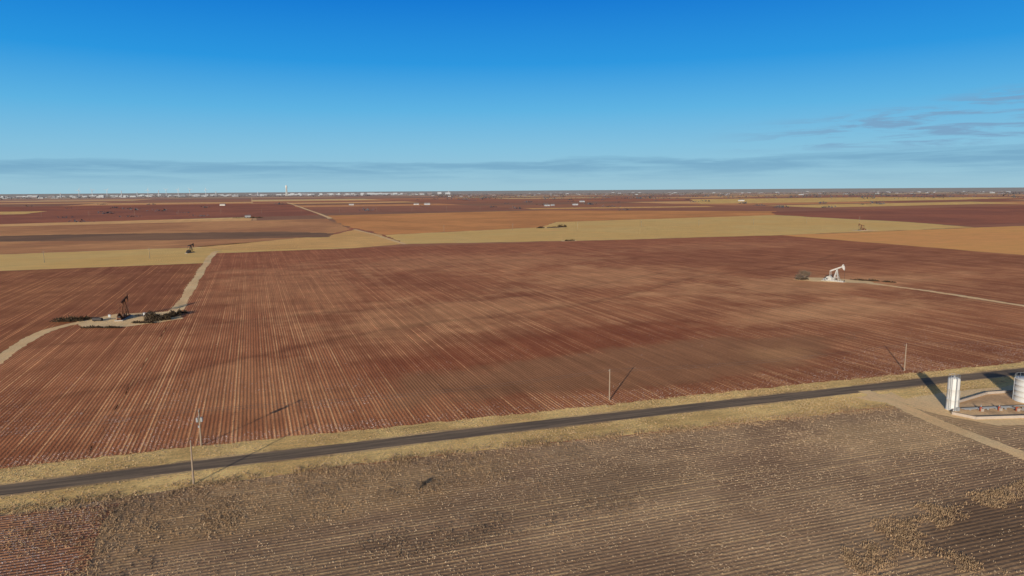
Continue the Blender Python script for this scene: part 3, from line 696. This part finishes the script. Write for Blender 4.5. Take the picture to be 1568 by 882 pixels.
def tower(loc,h):
    b=MB(); rb=h*0.11; rt=h*0.05; zt=h*0.72
    L=[]
    for k in range(6):
        q=2*math.pi*k/6; L.append((math.cos(q),math.sin(q)))
    for k in range(6):
        a=L[k];c=L[(k+1)%6]
        b.cyl((a[0]*rb,a[1]*rb,0),(a[0]*rt,a[1]*rt,zt),h*0.010,h*0.010,6)
        for s in range(4):
            r0=rb+(rt-rb)*s/4;r1=rb+(rt-rb)*(s+1)/4;z0=zt*s/4;z1=zt*(s+1)/4
            b.cyl((a[0]*r0,a[1]*r0,z0),(c[0]*r1,c[1]*r1,z1),h*0.004,h*0.004,4); b.cyl((a[0]*r1,a[1]*r1,z1),(c[0]*r1,c[1]*r1,z1),h*0.004,h*0.004,4)
    b.cyl((0,0,0),(0,0,zt),h*0.02,h*0.02,8)
    b.lathe((0,0,0),[(0.01,zt-h*.02),(h*.07,zt),(h*.085,zt+h*.06),(h*.085,zt+h*.15),(h*.05,zt+h*.22),(0.01,h)],16)
    b.build('water_tower',[m_whitew],(loc[0],loc[1],0))
tower((456,9900),150)
# ------------------------------------------------------------------ sun & sky
EL=13.0; AZ=220.8
dvec=Vector((-math.sin(R(AZ))*math.cos(R(EL)),-math.cos(R(AZ))*math.cos(R(EL)),-math.sin(R(EL))))
L=bpy.data.lights.new('sun','SUN'); L.energy=5.0; L.angle=R(0.5); L.color=(1.0,0.93,0.82)
so=bpy.data.objects.new('sun',L); sc.collection.objects.link(so); so.rotation_euler=dvec.to_track_quat('-Z','Y').to_euler()
w=bpy.data.worlds.new('World'); sc.world=w; w.use_nodes=True
t=NT(w.node_tree); bg=w.node_tree.nodes['Background']; bg.inputs['Strength'].default_value=0.15
sky=t.node('ShaderNodeTexSky',sky_type='NISHITA'); sky.sun_disc=False; sky.sun_elevation=R(EL); sky.sun_rotation=R(AZ); sky.altitude=900; sky.dust_density=1.5
G=t.node('ShaderNodeTexCoord').outputs['Generated']; gx,gy,gz=t.sep(G)
el=t.m('MULTIPLY',t.m('ARCSINE',gz),57.2958); az=t.m('MULTIPLY',t.m('ARCTAN2',gx,gy),57.2958)
k=1/0.15
S=lambda r,g,b:tuple(q for q in lin(r,g,b))
grad=t.ramp(t.m('DIVIDE',el,40.0,clamp=True),[(0.0,S(158,198,214)),(0.04,S(146,196,219)),(0.085,S(130,192,223)),(0.16,S(90,178,227)),(0.25,S(34,150,224)),(0.37,S(0,120,212)),(0.6,S(0,80,168)),(1.0,S(0,46,110))])
nA=t.noise(t.vec(t.m('MULTIPLY',az,0.09),t.m('MULTIPLY',el,1.3),2.0),1.0,6,0.62,0.3)
nB=t.noise(t.vec(t.m('MULTIPLY',az,0.045),0.0,5.0),1.0,3,0.5)
top=t.m('ADD',1.5,t.m('ADD',t.m('MULTIPLY',nB,1.3),t.m('MULTIPLY',t.m('ADD',az,16),0.006)))
dd=t.m('SUBTRACT',t.m('ADD',el,t.m('MULTIPLY',t.m('SUBTRACT',nA,0.5),2.2)),top)
m1=t.m('MULTIPLY',t.sm(dd,0.25,-0.2),t.sm(t.m('ADD',el,t.m('MULTIPLY',t.m('SUBTRACT',nA,0.5),1.4)),0.3,2.2))
m1=t.m('MULTIPLY',m1,t.sm(nA,0.32,0.58,0.25,1.0))
nC=t.noise(t.vec(t.m('MULTIPLY',az,0.16),t.m('MULTIPLY',el,1.6),t.m('MULTIPLY',az,0.02)),1.0,7,0.62,0.5)
reg=t.m('MULTIPLY',t.sm(az,34,50),t.m('MULTIPLY',t.sm(el,2.4,3.4),t.sm(t.m('SUBTRACT',el,t.m('MULTIPLY',t.m('SUBTRACT',az,34),0.10)),4.8,3.4)))
m2=t.m('MULTIPLY',reg,t.sm(nC,0.44,0.60))
skyc=t.mix(t.m('MULTIPLY',m1,0.75),grad,S(108,160,194))
skyc=t.mix(t.m('MULTIPLY',m2,0.8),skyc,S(118,156,192))
skyc=t.scale(skyc,k)
anti=(-math.sin(R(AZ)),-math.cos(R(AZ)))
dt=t.m('ADD',t.m('MULTIPLY',gx,anti[0]),t.m('MULTIPLY',gy,anti[1]))
final=t.mix(t.sm(dt,-0.35,0.35,0.0,0.96),t.scale(sky.outputs[0],0.6),skyc)
t.put(bg.inputs['Color'],final)
# ------------------------------------------------------------------ camera
F=1045.0; pitch=math.atan(150/F); roll=R(0.37); yaw=R(20.7)
f0=Vector((math.sin(yaw),math.cos(yaw),0)); r0=Vector((math.cos(yaw),-math.sin(yaw),0)); zz=Vector((0,0,1))
f=f0*math.cos(pitch)-zz*math.sin(pitch); u0=f0*math.sin(pitch)+zz*math.cos(pitch)
r=r0*math.cos(roll)-u0*math.sin(roll); u=u0*math.cos(roll)+r0*math.sin(roll)
cd=bpy.data.cameras.new('camera'); cd.sensor_width=36; cd.lens=36*F/1568; cd.clip_end=150000; cd.clip_start=0.5
co=bpy.data.objects.new('camera',cd); sc.collection.objects.link(co)
co.matrix_world=Matrix(((r.x,u.x,-f.x,0),(r.y,u.y,-f.y,0),(r.z,u.z,-f.z,60),(0,0,0,1)))
sc.camera=co
sc.view_settings.view_transform='Standard'; sc.view_settings.look='None'; sc.view_settings.exposure=0
